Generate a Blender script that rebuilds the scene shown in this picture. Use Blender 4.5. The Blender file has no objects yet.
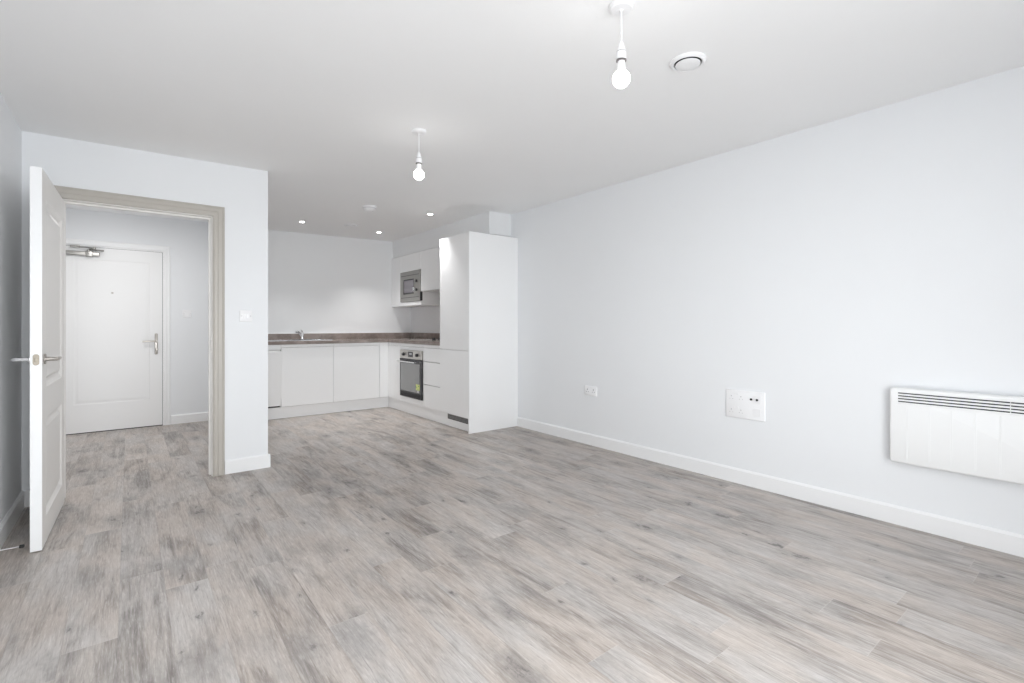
import bpy, bmesh, math
from mathutils import Vector, Matrix

scene = bpy.context.scene
C = scene.collection
PI = math.pi

# ------------------------------------------------------------------ camera, sky, exposure, large lights
YAW = math.radians(38.134)
CAM_H = 1.131
cam_d = bpy.data.cameras.new('camera')
cam = bpy.data.objects.new('camera', cam_d)
C.objects.link(cam)
cam_d.sensor_width = 36.0
cam_d.lens = 487.7 / 1024 * 36.0
cam_d.shift_y = -(341.5 - 325.5) / 1024
cam_d.clip_start = 0.02
cam.location = (0, 0, CAM_H)
cam.rotation_euler = (PI / 2, 0, -YAW)
scene.camera = cam

scene.view_settings.view_transform = 'Standard'
scene.view_settings.look = 'None'
scene.view_settings.gamma = 1.0
scene.view_settings.use_curve_mapping = False
scene.view_settings.exposure = 0.42
scene.cycles.use_denoising = True
scene.cycles.max_bounces = 14
scene.cycles.diffuse_bounces = 10
scene.cycles.glossy_bounces = 5
scene.cycles.sample_clamp_indirect = 6.0
scene.cycles.caustics_reflective = False
scene.cycles.caustics_refractive = False

SKY = 6.8
world = bpy.data.worlds.new('overcast_sky')
scene.world = world
world.use_nodes = True
bg = world.node_tree.nodes['Background']
bg.inputs[0].default_value = (0.95, 0.98, 1.0, 1)
bg.inputs[1].default_value = SKY


_w = world.node_tree
_tc = _w.nodes.new('ShaderNodeTexCoord')
_sp = _w.nodes.new('ShaderNodeSeparateXYZ')
_w.links.new(_tc.outputs['Generated'], _sp.inputs[0])


def _sky_range(lo, hi, a, b):
    n = _w.nodes.new('ShaderNodeMapRange')
    n.interpolation_type = 'SMOOTHSTEP'
    _w.links.new(_sp.outputs[2], n.inputs[0])
    for q, val in zip((1, 2, 3, 4), (lo, hi, a, b)):
        n.inputs[q].default_value = val
    return n.outputs[0]


# pale ground below, bright hazy horizon, calmer sky overhead
_mu = _w.nodes.new('ShaderNodeMath')
_mu.operation = 'MULTIPLY'
_w.links.new(_sky_range(-0.30, -0.14, SKY * 0.50, SKY * 1.2), _mu.inputs[0])
_w.links.new(_sky_range(0.12, 0.30, 1.0, 0.85), _mu.inputs[1])
_w.links.new(_mu.outputs[0], bg.inputs[1])


def area_light(name, loc, rot, sx, sy, power, col=(1, 1, 1), shape='RECTANGLE', portal=False):
    d = bpy.data.lights.new(name, 'AREA')
    d.shape = shape
    d.size = sx
    d.size_y = sy
    d.energy = power
    d.color = col
    o = bpy.data.objects.new(name, d)
    o.location = loc
    o.rotation_euler = rot
    C.objects.link(o)
    if portal:
        d.cycles.is_portal = True
    return o


# window behind the camera (in the rear wall) : X 0.0..2.7, Z 0.12..2.12
WX0, WX1, WZ0, WZ1, YR = -0.45, 1.85, 0.05, 2.08, -0.50
area_light('window_daylight_portal', ((WX0 + WX1) / 2, YR - 0.14, (WZ0 + WZ1) / 2), (PI / 2, 0, 0),
           WX1 - WX0, WZ1 - WZ0, 1, portal=True)
area_light('hall_fill_light', (-0.05, 5.5, 2.30), (0, 0, 0), 0.35, 0.35, 10, (1.0, 0.98, 0.96), 'DISK')  # unseen fill light added to brighten the hall

# ------------------------------------------------------------------ node helpers and materials


class NT:
    def __init__(self, name):
        self.m = bpy.data.materials.new(name)
        self.m.use_nodes = True
        self.t = self.m.node_tree
        self.b = self.t.nodes['Principled BSDF']

    def n(self, typ, **kw):
        o = self.t.nodes.new(typ)
        for k, v in kw.items():
            setattr(o, k, v)
        return o

    def link(self, a, b):
        self.t.links.new(a, b)

    def math(self, op, a, b=None, c=None):
        o = self.n('ShaderNodeMath', operation=op)
        for i, v in enumerate((a, b, c)):
            if v is None:
                continue
            if isinstance(v, (int, float)):
                o.inputs[i].default_value = v
            else:
                self.link(v, o.inputs[i])
        return o.outputs[0]

    def vec(self, x, y, z):
        o = self.n('ShaderNodeCombineXYZ')
        for i, v in enumerate((x, y, z)):
            if isinstance(v, (int, float)):
                o.inputs[i].default_value = v
            else:
                self.link(v, o.inputs[i])
        return o.outputs[0]

    def noise(self, vec, scale, detail=4, rough=0.5, dist=0.0):
        o = self.n('ShaderNodeTexNoise')
        if vec is not None:
            self.link(vec, o.inputs['Vector'])
        o.inputs['Scale'].default_value = scale
        o.inputs['Detail'].default_value = detail
        o.inputs['Roughness'].default_value = rough
        o.inputs['Distortion'].default_value = dist
        return o.outputs['Fac']

    def mix(self, fac, a, b, blend='MIX'):
        o = self.n('ShaderNodeMix', data_type='RGBA', blend_type=blend)
        for s, v in ((o.inputs[0], fac), (o.inputs[6], a), (o.inputs[7], b)):
            if isinstance(v, (int, float)):
                s.default_value = v
            elif isinstance(v, tuple):
                s.default_value = (*v, 1)
            else:
                self.link(v, s)
        return o.outputs[2]

    def ramp(self, fac, lo, hi, a=0.0, b=1.0):
        o = self.n('ShaderNodeMapRange')
        o.interpolation_type = 'SMOOTHSTEP'
        self.link(fac, o.inputs[0])
        o.inputs[1].default_value = lo
        o.inputs[2].default_value = hi
        o.inputs[3].default_value = a
        o.inputs[4].default_value = b
        return o.outputs[0]


def mat(name, col, rough=0.5, metal=0.0, spec=0.5, bump=0.0, bscale=200, vary=0.0, coat=0.0):
    k = NT(name)
    k.b.inputs['Base Color'].default_value = (*col, 1)
    k.b.inputs['Roughness'].default_value = rough
    k.b.inputs['Metallic'].default_value = metal
    k.b.inputs['Specular IOR Level'].default_value = spec
    k.b.inputs['Coat Weight'].default_value = coat
    tc = k.n('ShaderNodeTexCoord')
    if vary:
        f = k.noise(tc.outputs['Object'], 3.0, 3)
        k.link(k.mix(f, tuple(c * (1 - vary) for c in col), tuple(min(1, c * (1 + vary)) for c in col)),
               k.b.inputs['Base Color'])
    if bump:
        f = k.noise(tc.outputs['Object'], bscale, 3)
        bn = k.n('ShaderNodeBump')
        bn.inputs['Strength'].default_value = bump
        bn.inputs['Distance'].default_value = 0.002
        k.link(f, bn.inputs['Height'])
        k.link(bn.outputs[0], k.b.inputs['Normal'])
    return k.m


def emit(name, col, strength):
    k = NT(name)
    k.b.inputs['Base Color'].default_value = (*col, 1)
    k.b.inputs['Emission Color'].default_value = (*col, 1)
    k.b.inputs['Emission Strength'].default_value = strength
    return k.m


M = {}
M['wall'] = mat('pale_grey_emulsion', (0.815, 0.829, 0.846), 0.85, spec=0.2, bump=0.15, bscale=350, vary=0.01)
M['ceiling'] = mat('white_ceiling_emulsion', (0.90, 0.902, 0.905), 0.9, spec=0.15, bump=0.1, bscale=350, vary=0.01)
M['kwall'] = mat('white_kitchen_emulsion', (0.83, 0.84, 0.85), 0.8, spec=0.2, bump=0.1, bscale=350, vary=0.01)
M['trim'] = mat('white_satinwood', (0.86, 0.865, 0.87), 0.35, bump=0.05, bscale=120)
M['taupe'] = mat('taupe_satinwood', (0.45, 0.422, 0.382), 0.4, bump=0.05, bscale=120)
M['doorface'] = mat('warm_white_satinwood', (0.80, 0.785, 0.765), 0.4, bump=0.05, bscale=120)
M['doorwhite'] = mat('white_painted_door', (0.84, 0.84, 0.84), 0.4, bump=0.05, bscale=120)
M['gloss'] = mat('gloss_white_lacquer', (0.905, 0.91, 0.915), 0.16, coat=0.3)
M['carcass'] = mat('white_melamine', (0.80, 0.80, 0.795), 0.5)
M['plastic'] = mat('white_plastic', (0.86, 0.86, 0.87), 0.35)
M['plastic_grey'] = mat('mid_grey_plastic', (0.55, 0.55, 0.56), 0.4)  # plain mid-grey colour for small details
M['ring'] = mat('dark_holder_ring', (0.10, 0.09, 0.09), 0.6)
M['steel'] = mat('brushed_steel', (0.56, 0.54, 0.51), 0.33, metal=1.0, bump=0.1, bscale=80)
M['mwsteel'] = mat('grey_brushed_steel', (0.40, 0.39, 0.37), 0.35, metal=0.9, bump=0.1, bscale=80)
M['chrome'] = mat('chrome', (0.80, 0.80, 0.81), 0.15, metal=1.0)
M['nickel'] = mat('satin_nickel', (0.52, 0.49, 0.46), 0.3, metal=1.0)
M['brass'] = mat('worn_brass', (0.40, 0.36, 0.30), 0.5, metal=0.7)
M['black'] = mat('black_plastic', (0.02, 0.02, 0.022), 0.35)
M['rubber'] = mat('black_rubber', (0.02, 0.02, 0.02), 0.8)
M['slot'] = mat('dark_slot', (0.035, 0.035, 0.038), 0.8)
M['ovenglass'] = mat('dark_oven_glass', (0.23, 0.235, 0.235), 0.06, spec=0.9, coat=0.5)
M['ovenblack'] = mat('black_oven_enamel', (0.03, 0.03, 0.035), 0.2)
M['mwglass'] = mat('microwave_window_glass', (0.18, 0.17, 0.19), 0.08, spec=0.8)
M['yellow'] = mat('yellow_green_sticker', (0.66, 0.70, 0.26), 0.5)
M['green'] = mat('green_print', (0.12, 0.35, 0.10), 0.5)
M['vent'] = mat('grey_metal_grille', (0.10, 0.10, 0.10), 0.5, metal=0.2)
M['vent_bar'] = mat('grey_vent_bar', (0.28, 0.28, 0.28), 0.5)
M['heater'] = mat('heater_white_enamel', (0.84, 0.845, 0.845), 0.65)
M['bulb'] = emit('lit_opal_bulb', (1.0, 0.98, 0.95), 13)
M['downlight'] = emit('lit_downlight_lens', (1.0, 0.96, 0.90), 20)


def worktop_mat():
    k = NT('brown_stone_worktop')
    tc = k.n('ShaderNodeTexCoord')
    a = k.noise(tc.outputs['Object'], 6, 6, 0.6)
    b = k.noise(tc.outputs['Object'], 90, 4, 0.6)
    c = k.mix(k.ramp(a, 0.35, 0.65), (0.22, 0.18, 0.162), (0.33, 0.28, 0.255))
    c = k.mix(k.ramp(b, 0.55, 0.75, 0, 0.5), c, (0.36, 0.32, 0.30))
    k.link(c, k.b.inputs['Base Color'])
    k.b.inputs['Roughness'].default_value = 0.14
    return k.m


M['worktop'] = worktop_mat()


def glass_mat():
    k = NT('window_glass')
    tr = k.n('ShaderNodeBsdfTransparent')
    gl = k.n('ShaderNodeBsdfGlossy')
    gl.inputs['Roughness'].default_value = 0.02
    mx = k.n('ShaderNodeMixShader')
    mx.inputs[0].default_value = 0.06
    k.link(tr.outputs[0], mx.inputs[1])
    k.link(gl.outputs[0], mx.inputs[2])
    k.link(mx.outputs[0], k.t.nodes['Material Output'].inputs[0])
    return k.m


M['glass'] = glass_mat()


def floor_mat():
    k = NT('grey_oak_plank_floor')
    geo = k.n('ShaderNodeNewGeometry')
    sp = k.n('ShaderNodeSeparateXYZ')
    k.link(geo.outputs['Position'], sp.inputs[0])
    X, Y = sp.outputs[0], sp.outputs[1]
    W, Ln = 0.155, 1.22
    px = k.math('DIVIDE', k.math('ADD', X, 9.952), W)
    row = k.math('FLOOR', px)
    fx = k.math('FRACT', px)
    wr = k.n('ShaderNodeTexWhiteNoise', noise_dimensions='1D')
    k.link(row, wr.inputs['W'])
    py = k.math('ADD', k.math('DIVIDE', k.math('ADD', Y, 20), Ln), k.math('MULTIPLY', wr.outputs['Value'], 7.3))
    col = k.math('FLOOR', py)
    fy = k.math('FRACT', py)
    wp = k.n('ShaderNodeTexWhiteNoise', noise_dimensions='2D')
    k.link(k.vec(row, col, 0), wp.inputs['Vector'])
    rs = k.n('ShaderNodeSeparateColor')
    k.link(wp.outputs['Color'], rs.inputs[0])
    r1, r2, r3 = rs.outputs
    seed = k.math('MULTIPLY', r1, 37.0)
    seed2 = k.math('MULTIPLY', r2, 19.0)
    Xs = k.math('ADD', X, seed2)

    def v(sx, sy, off=0.0):
        return k.vec(k.math('MULTIPLY', Xs, sx), k.math('MULTIPLY', Y, sy), k.math('ADD', seed, off))
    cloud = k.noise(v(8.0, 1.7), 1.0, 6, 0.62, 0.7)
    streak = k.noise(v(40.0, 2.2, 3.0), 1.0, 6, 0.65, 1.0)
    hue = k.noise(v(5.0, 2.2, 9.0), 1.0, 3, 0.5, 0.3)
    fine = k.noise(v(190.0, 14.0, 5.0), 1.0, 4, 0.65, 0.4)
    ringn = k.noise(v(7.0, 0.75, 31.0), 1.0, 2, 0.5, 0.6)
    rings = k.math('SINE', k.math('ADD', k.math('MULTIPLY', ringn, 120.0), k.math('MULTIPLY', fine, 3.0)))
    pore = k.noise(v(420.0, 30.0, 7.0), 1.0, 2, 0.6)
    tone = k.math('ADD', k.math('MULTIPLY', r3, 0.24), k.math('MULTIPLY', k.ramp(cloud, 0.30, 0.70), 0.44))
    tone = k.math('ADD', tone, k.math('MULTIPLY', k.ramp(streak, 0.28, 0.72), 0.32))
    cr = k.n('ShaderNodeValToRGB')
    e = cr.color_ramp.elements
    e[0].position = 0.08
    e[0].color = (0.20, 0.176, 0.16, 1)
    e[1].position = 0.92
    e[1].color = (0.565, 0.528, 0.50, 1)
    e2 = cr.color_ramp.elements.new(0.45)
    e2.color = (0.435, 0.395, 0.366, 1)
    k.link(tone, cr.inputs[0])
    c = cr.outputs[0]
    # drifting hue: pinkish beige to grey
    c = k.mix(k.ramp(hue, 0.35, 0.65), k.mix(1.0, c, (1.022, 0.99, 0.962), 'MULTIPLY'), k.mix(1.0, c, (0.98, 1.0, 1.02), 'MULTIPLY'))
    # grain
    c = k.mix(k.ramp(fine, 0.50, 0.68, 0.0, 0.40), c, k.mix(1.0, c, (0.55, 0.54, 0.54), 'MULTIPLY'))
    c = k.mix(k.ramp(fine, 0.34, 0.46, 0.25, 0.0), c, (0.78, 0.75, 0.72))
    c = k.mix(k.math('MULTIPLY', k.ramp(rings, 0.1, 1.0, 0.0, 0.20), k.ramp(hue, 0.40, 0.55)), c, k.mix(1.0, c, (0.60, 0.59, 0.58), 'MULTIPLY'))
    c = k.mix(k.ramp(pore, 0.60, 0.72, 0.0, 0.30), c, (0.22, 0.20, 0.19))

    # knots at two sizes with smoky surroundings
    def knots(c, sx, sy, off, thr, r_halo, r_core, a_halo, a_core):
        vo = k.n('ShaderNodeTexVoronoi')
        wob = k.n('ShaderNodeTexNoise')
        k.link(v(22.0, 14.0, off + 1.0), wob.inputs['Vector'])
        wob.inputs['Scale'].default_value = 1.0
        wob.inputs['Detail'].default_value = 5
        wob.inputs['Roughness'].default_value = 0.7
        vs_ = k.n('ShaderNodeVectorMath', operation='SUBTRACT')
        k.link(wob.outputs['Color'], vs_.inputs[0])
        vs_.inputs[1].default_value = (0.5, 0.5, 0.5)
        vm_ = k.n('ShaderNodeVectorMath', operation='MULTIPLY_ADD')
        k.link(vs_.outputs[0], vm_.inputs[0])
        vm_.inputs[1].default_value = (0.9, 0.7, 0.0)
        k.link(v(sx, sy, off), vm_.inputs[2])
        k.link(vm_.outputs[0], vo.inputs['Vector'])
        vo.inputs['Scale'].default_value = 1.0
        d = k.math('ADD', vo.outputs['Distance'], k.math('MULTIPLY', k.math('SUBTRACT', k.noise(v(60, 28, off), 1.0, 4, 0.7, 1.0), 0.5), 0.35))
        sc = k.n('ShaderNodeSeparateColor')
        k.link(vo.outputs['Color'], sc.inputs[0])
        has = k.math('GREATER_THAN', sc.outputs[0], thr)
        c = k.mix(k.math('MULTIPLY', k.ramp(d, 0.05, r_halo, a_halo, 0.0), has), c, (0.20, 0.19, 0.185))
        c = k.mix(k.math('MULTIPLY', k.ramp(d, 0.0, r_core, a_core, 0.0), has), c, (0.075, 0.068, 0.068))
        return c
    c = knots(c, 5.2, 2.6, 11.0, 0.35, 0.55, 0.17, 0.50, 0.78)
    c = knots(c, 12.0, 6.0, 17.0, 0.58, 0.36, 0.15, 0.30, 0.70)
    # long dark cracks here and there
    crack = k.noise(v(75.0, 2.0, 21.0), 1.0, 2, 0.5, 1.5)
    gate = k.noise(v(9.0, 3.0, 25.0), 1.0, 2)
    c = k.mix(k.math('MULTIPLY', k.ramp(crack, 0.66, 0.72, 0.0, 0.55), k.ramp(gate, 0.48, 0.6)), c, (0.14, 0.13, 0.125))
    # hairline joints: dim along the boards, pale at the board ends
    ex = k.math('MINIMUM', fx, k.math('SUBTRACT', 1.0, fx))
    ey = k.math('MINIMUM', fy, k.math('SUBTRACT', 1.0, fy))
    gx = k.ramp(ex, 0.003, 0.010, 1, 0)
    gy = k.ramp(ey, 0.0006, 0.0016, 1, 0)
    c = k.mix(k.math('MULTIPLY', gx, 0.22), c, (0.16, 0.14, 0.13))
    c = k.mix(k.math('MULTIPLY', gy, 0.18), c, (0.74, 0.71, 0.69))
    k.link(c, k.b.inputs['Base Color'])
    k.link(k.ramp(fine, 0.2, 0.8, 0.34, 0.48), k.b.inputs['Roughness'])
    k.b.inputs['Specular IOR Level'].default_value = 0.4
    bn = k.n('ShaderNodeBump')
    bn.inputs['Strength'].default_value = 0.2
    bn.inputs['Distance'].default_value = 0.001
    k.link(k.math('SUBTRACT', k.math('MULTIPLY', fine, 0.4), gx), bn.inputs['Height'])
    k.link(bn.outputs[0], k.b.inputs['Normal'])
    return k.m


M['floor'] = floor_mat()

# ------------------------------------------------------------------ mesh builder


class MB:
    """Collects shapes in world coordinates; build() links them as ONE mesh object."""

    def __init__(self):
        self.bm = bmesh.new()

    def box(self, x0, x1, y0, y1, z0, z1, bev=0.0, seg=2, mtx=None):
        r = bmesh.ops.create_cube(self.bm, size=1.0)
        vs = r['verts']
        for v in vs:
            v.co = Vector(((x0 + x1) / 2 + v.co.x * (x1 - x0), (y0 + y1) / 2 + v.co.y * (y1 - y0),
                           (z0 + z1) / 2 + v.co.z * (z1 - z0)))
        if mtx is not None:
            bmesh.ops.transform(self.bm, matrix=mtx, verts=vs)
        if bev > 0:
            es = list({e for v in vs for e in v.link_edges})
            bmesh.ops.bevel(self.bm, geom=es, offset=bev, segments=seg, affect='EDGES', profile=0.5)
        return self

    def lathe(self, prof, loc, axis=(0, 0, 1), seg=32, cap=True):
        """prof: list of (radius, height along axis)."""
        ax = Vector(axis).normalized()
        q = Vector((0, 0, 1)).rotation_difference(ax).to_matrix()
        L = Vector(loc)
        rings = []
        for r, h in prof:
            if r < 1e-6:
                rings.append([self.bm.verts.new(q @ Vector((0, 0, h)) + L)])
            else:
                rings.append([self.bm.verts.new(q @ Vector((r * math.cos(2 * PI * i / seg), r * math.sin(2 * PI * i / seg), h)) + L)
                              for i in range(seg)])
        for a, b in zip(rings[:-1], rings[1:]):
            for i in range(seg):
                j = (i + 1) % seg
                if len(a) == 1 and len(b) == 1:
                    continue
                if len(a) == 1:
                    self.bm.faces.new((a[0], b[j], b[i]))
                elif len(b) == 1:
                    self.bm.faces.new((a[i], a[j], b[0]))
                else:
                    self.bm.faces.new((a[i], a[j], b[j], b[i]))
        if cap:
            if len(rings[0]) > 1:
                self.bm.faces.new(rings[0][::-1])
            if len(rings[-1]) > 1:
                self.bm.faces.new(rings[-1])
        return self

    def tube(self, pts, r, seg=12):
        """round bar through points; r a number or list"""
        P = [Vector(p) for p in pts]
        R = r if isinstance(r, (list, tuple)) else [r] * len(P)
        rings = []
        prev = None
        for i, p in enumerate(P):
            t = (P[min(i + 1, len(P) - 1)] - P[max(i - 1, 0)]).normalized()
            if prev is None:
                u = t.orthogonal().normalized()
            else:
                u = (prev - t * prev.dot(t)).normalized()
            prev = u
            w = t.cross(u)
            rings.append([self.bm.verts.new(p + (u * math.cos(2 * PI * k / seg) + w * math.sin(2 * PI * k / seg)) * R[i])
                          for k in range(seg)])
        for a, b in zip(rings[:-1], rings[1:]):
            for k in range(seg):
                j = (k + 1) % seg
                self.bm.faces.new((a[k], a[j], b[j], b[k]))
        self.bm.faces.new(rings[0][::-1])
        self.bm.faces.new(rings[-1])
        return self

    def prism(self, poly, z0, z1):
        a = [self.bm.verts.new((x, y, z0)) for x, y in poly]
        b = [self.bm.verts.new((x, y, z1)) for x, y in poly]
        n = len(poly)
        self.bm.faces.new(a[::-1])
        self.bm.faces.new(b)
        for i in range(n):
            j = (i + 1) % n
            self.bm.faces.new((a[i], a[j], b[j], b[i]))
        return self

    def sweep(self, prof, p0, p1, up=(0, 0, 1), out=(1, 0, 0)):
        """extrude a 2-D profile (offset along out, along up) from p0 to p1"""
        U, O = Vector(up), Vector(out)
        a = [self.bm.verts.new(Vector(p0) + O * o + U * u) for o, u in prof]
        b = [self.bm.verts.new(Vector(p1) + O * o + U * u) for o, u in prof]
        n = len(prof)
        self.bm.faces.new(a[::-1])
        self.bm.faces.new(b)
        for i in range(n):
            j = (i + 1) % n
            self.bm.faces.new((a[i], a[j], b[j], b[i]))
        return self

    def rounded_plate(self, c, du, dv, dn, w, h, t, r, seg=6, bev=0.0):
        """rounded rectangle plate centred at c, thickness t along dn (from c outward)"""
        U, V, N = Vector(du), Vector(dv), Vector(dn)
        c = Vector(c)

        def ring(inset, off):
            pts = []
            for k, (sx, sy) in enumerate(((1, 1), (-1, 1), (-1, -1), (1, -1))):
                for i in range(seg + 1):
                    a = (k + i / seg) * PI / 2
                    rr = max(r - inset, 0.0004)
                    x = sx * (w / 2 - r) + rr * math.cos(a)
                    y = sy * (h / 2 - r) + rr * math.sin(a)
                    pts.append(self.bm.verts.new(c + U * x + V * y + N * off))
            return pts
        rs = [ring(0, 0), ring(0, t - bev)]
        if bev:
            rs.append(ring(bev * 0.35, t - bev * 0.35))
            rs.append(ring(bev, t))
        n = len(rs[0])
        for a, b in zip(rs[:-1], rs[1:]):
            for i in range(n):
                j = (i + 1) % n
                self.bm.faces.new((a[i], a[j], b[j], b[i]))
        self.bm.faces.new(rs[0][::-1])
        self.bm.faces.new(rs[-1])
        return self

    def build(self, name, m, root=None, smooth=False, mtx=None):
        bmesh.ops.recalc_face_normals(self.bm, faces=self.bm.faces)
        if mtx is not None:
            bmesh.ops.transform(self.bm, matrix=mtx, verts=self.bm.verts)
        base = Vector((0, 0, 0))
        par = root
        if root is not None:
            r = root
            while r.parent is not None:
                r = r.parent
            base = r.location.copy()
        for v in self.bm.verts:
            v.co -= base
        me = bpy.data.meshes.new(name)
        if smooth:
            for f in self.bm.faces:
                f.smooth = True
            for e in self.bm.edges:
                if len(e.link_faces) == 2 and e.calc_face_angle(0) > math.radians(35):
                    e.smooth = False
        self.bm.to_mesh(me)
        self.bm.free()
        me.materials.append(m)
        o = bpy.data.objects.new(name, me)
        C.objects.link(o)
        if par is not None:
            o.parent = par
        return o


def tag(o, label=None, cat=None, group=None, kind=None):
    if label:
        o['label'] = label
    if cat:
        o['category'] = cat
    if group:
        o['group'] = group
    if kind:
        o['kind'] = kind
    return o


def thing(name, loc, label=None, cat=None, group=None, kind=None):
    o = bpy.data.objects.new(name, None)
    o.empty_display_size = 0.05
    o.location = loc
    C.objects.link(o)
    return tag(o, label, cat, group, kind)


def copy_tree(o, parent=None):
    c = o.copy()
    C.objects.link(c)
    c.parent = parent
    for ch in list(o.children):
        copy_tree(ch, c)
    return c


def struct(name, mb, m, smooth=False):
    return tag(mb.build(name, m, smooth=smooth), kind='structure')


def CH(x):      # the ceiling is very slightly out of level across the room
    return 2.342 + 0.0152 * (x + 0.5)


# ------------------------------------------------------------------ room shell
XL, XR = -0.526, 3.443
YD, YD2 = 4.27, 4.42          # partition with the doorway
XE = 0.873                    # free end of the partition
YK = 6.92                     # kitchen back wall
YH = 6.80                     # hall end wall
XHL, XHR = -0.95, 0.773
T = 0.12

struct('floor', MB().box(XHL - T, XR + T, YR - T, YK + T, -0.1, 0.0), M['floor'])

# ceiling slab with the slight fall
mb = MB()
x0, x1, y0, y1 = XHL - T, XR + T, YR - T, YK + T
vs = [mb.bm.verts.new(p) for p in ((x0, y0, CH(x0)), (x1, y0, CH(x1)), (x1, y1, CH(x1)), (x0, y1, CH(x0)),
                                   (x0, y0, 2.6), (x1, y0, 2.6), (x1, y1, 2.6), (x0, y1, 2.6))]
for f in ((0, 1, 2, 3), (4, 7, 6, 5), (0, 4, 5, 1), (1, 5, 6, 2), (2, 6, 7, 3), (3, 7, 4, 0)):
    mb.bm.faces.new([vs[i] for i in f])
struct('ceiling', mb, M['ceiling'])

HT = 2.45
struct('wall_right', MB().box(XR, XR + T, YR - T, YK + T, 0, HT), M['wall'])
struct('wall_left', MB().box(XL - T, XL, YR - T, YD2, 0, HT), M['wall'])
# partition with door opening
OX0, OX1, OZ = -0.362, 0.505, 1.965
struct('wall_partition', MB().box(XL - 0.0, OX0, YD, YD2, 0, HT).box(OX1, XE, YD, YD2, 0, HT)
       .box(OX0, OX1, YD, YD2, OZ, HT), M['wall'])
struct('wall_kitchen_left', MB().box(XHR, XE, YD2, YK, 0, HT), M['kwall'])
struct('wall_kitchen_back', MB().box(XE, XR, YK, YK + T, 0, HT), M['kwall'])
struct('wall_hall_end', MB().box(XHL, XHR, YH, YH + T, 0, HT), M['wall'])
struct('wall_hall_left', MB().box(XHL - T, XHL, YD2, YH + T, 0, HT), M['wall'])
struct('wall_hall_near', MB().box(XHL, XL - 0.0, YD2 - 0.1, YD2, 0, HT), M['wall'])
# rear wall with the window opening (behind the camera)
struct('wall_rear', MB().box(XL, WX0, YR - T, YR, 0, HT).box(WX1, XR, YR - T, YR, 0, HT)
       .box(WX0, WX1, YR - T, YR, 0, WZ0).box(WX0, WX1, YR - T, YR, WZ1, HT), M['wall'])
win = thing('window_1', ((WX0 + WX1) / 2, YR - 0.06, WZ0), kind='structure')
fr = MB()
fr.box(WX0, WX0 + 0.06, YR - 0.09, YR - 0.03, WZ0, WZ1).box(WX1 - 0.06, WX1, YR - 0.09, YR - 0.03, WZ0, WZ1)
fr.box(WX0 + 0.06, WX1 - 0.06, YR - 0.09, YR - 0.03, WZ0, WZ0 + 0.06).box(WX0 + 0.06, WX1 - 0.06, YR - 0.09, YR - 0.03, WZ1 - 0.06, WZ1)
xm = (WX0 + WX1) / 2
fr.box(xm - 0.04, xm + 0.04, YR - 0.09, YR - 0.03, WZ0 + 0.06, WZ1 - 0.06)
fr.build('window_frame', M['trim'], win)
MB().box(WX0 + 0.06, xm - 0.04, YR - 0.064, YR - 0.058, WZ0 + 0.06, WZ1 - 0.06).build('pane', M['glass'], win)
MB().box(xm + 0.04, WX1 - 0.06, YR - 0.064, YR - 0.058, WZ0 + 0.06, WZ1 - 0.06).build('pane', M['glass'], win)

# boxed-in soffit over the wall cabinets
struct('wall_soffit', MB().box(3.136, XR, 4.40, YK, 2.148, 2.45), M['kwall'])

# baseboards
BH, BT = 0.105, 0.015
bprof = [(0, 0), (BT, 0), (BT, BH - 0.012), (BT * 0.35, BH), (0, BH)]


def baseboard(name, p0, p1, out):
    return struct(name, MB().sweep(bprof, p0, p1, out=out), M['trim'])


baseboard('baseboard_right', (XR, YR, 0), (XR, 4.270, 0), (-1, 0, 0))
baseboard('baseboard_left', (XL, YR, 0), (XL, YD, 0), (1, 0, 0))
mb = MB().sweep(bprof, (0.573, YD, 0), (XE + BT, YD, 0), out=(0, -1, 0))
mb.sweep(bprof, (XE, YD, 0), (XE, 6.20, 0), out=(1, 0, 0))
struct('baseboard_partition', mb, M['trim'])
baseboard('baseboard_partition_left', (XL + BT, YD, 0), (-0.427, YD, 0), (0, -1, 0))
baseboard('baseboard_hall', (0.378, YH, 0), (XHR, YH, 0), (0, -1, 0))
baseboard('baseboard_hall_right', (XHR, YD2, 0), (XHR, YH - BT, 0), (-1, 0, 0))

# doorway architrave (moulded) and lining
aprof = [(0, 0), (0.0, 0.020), (0.012, 0.024), (0.03, 0.024), (0.036, 0.019), (0.060, 0.019), (0.066, 0.015), (0.076, 0.013), (0.079, 0)]


def architrave(mb, xi0, xi1, zi, y, sgn=-1, w=0.079):
    """mitred moulded frame around an opening xi0..xi1 up to zi on the wall plane y"""
    rings = []
    for (px, pz, dx, dz) in ((xi0, 0.0, -1, 0), (xi0, zi, -1, 1), (xi1, zi, 1, 1), (xi1, 0.0, 1, 0)):
        k = w / 0.079
        rings.append([mb.bm.verts.new((px + dx * a * k, y + sgn * t, pz + dz * a * k)) for a, t in aprof])
    n = len(aprof)
    for a, b in zip(rings[:-1], rings[1:]):
        for i in range(n):
            j = (i + 1) % n
            mb.bm.faces.new((a[i], a[j], b[j], b[i]))
    mb.bm.faces.new(rings[0])
    mb.bm.faces.new(rings[-1][::-1])
    return mb


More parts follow.
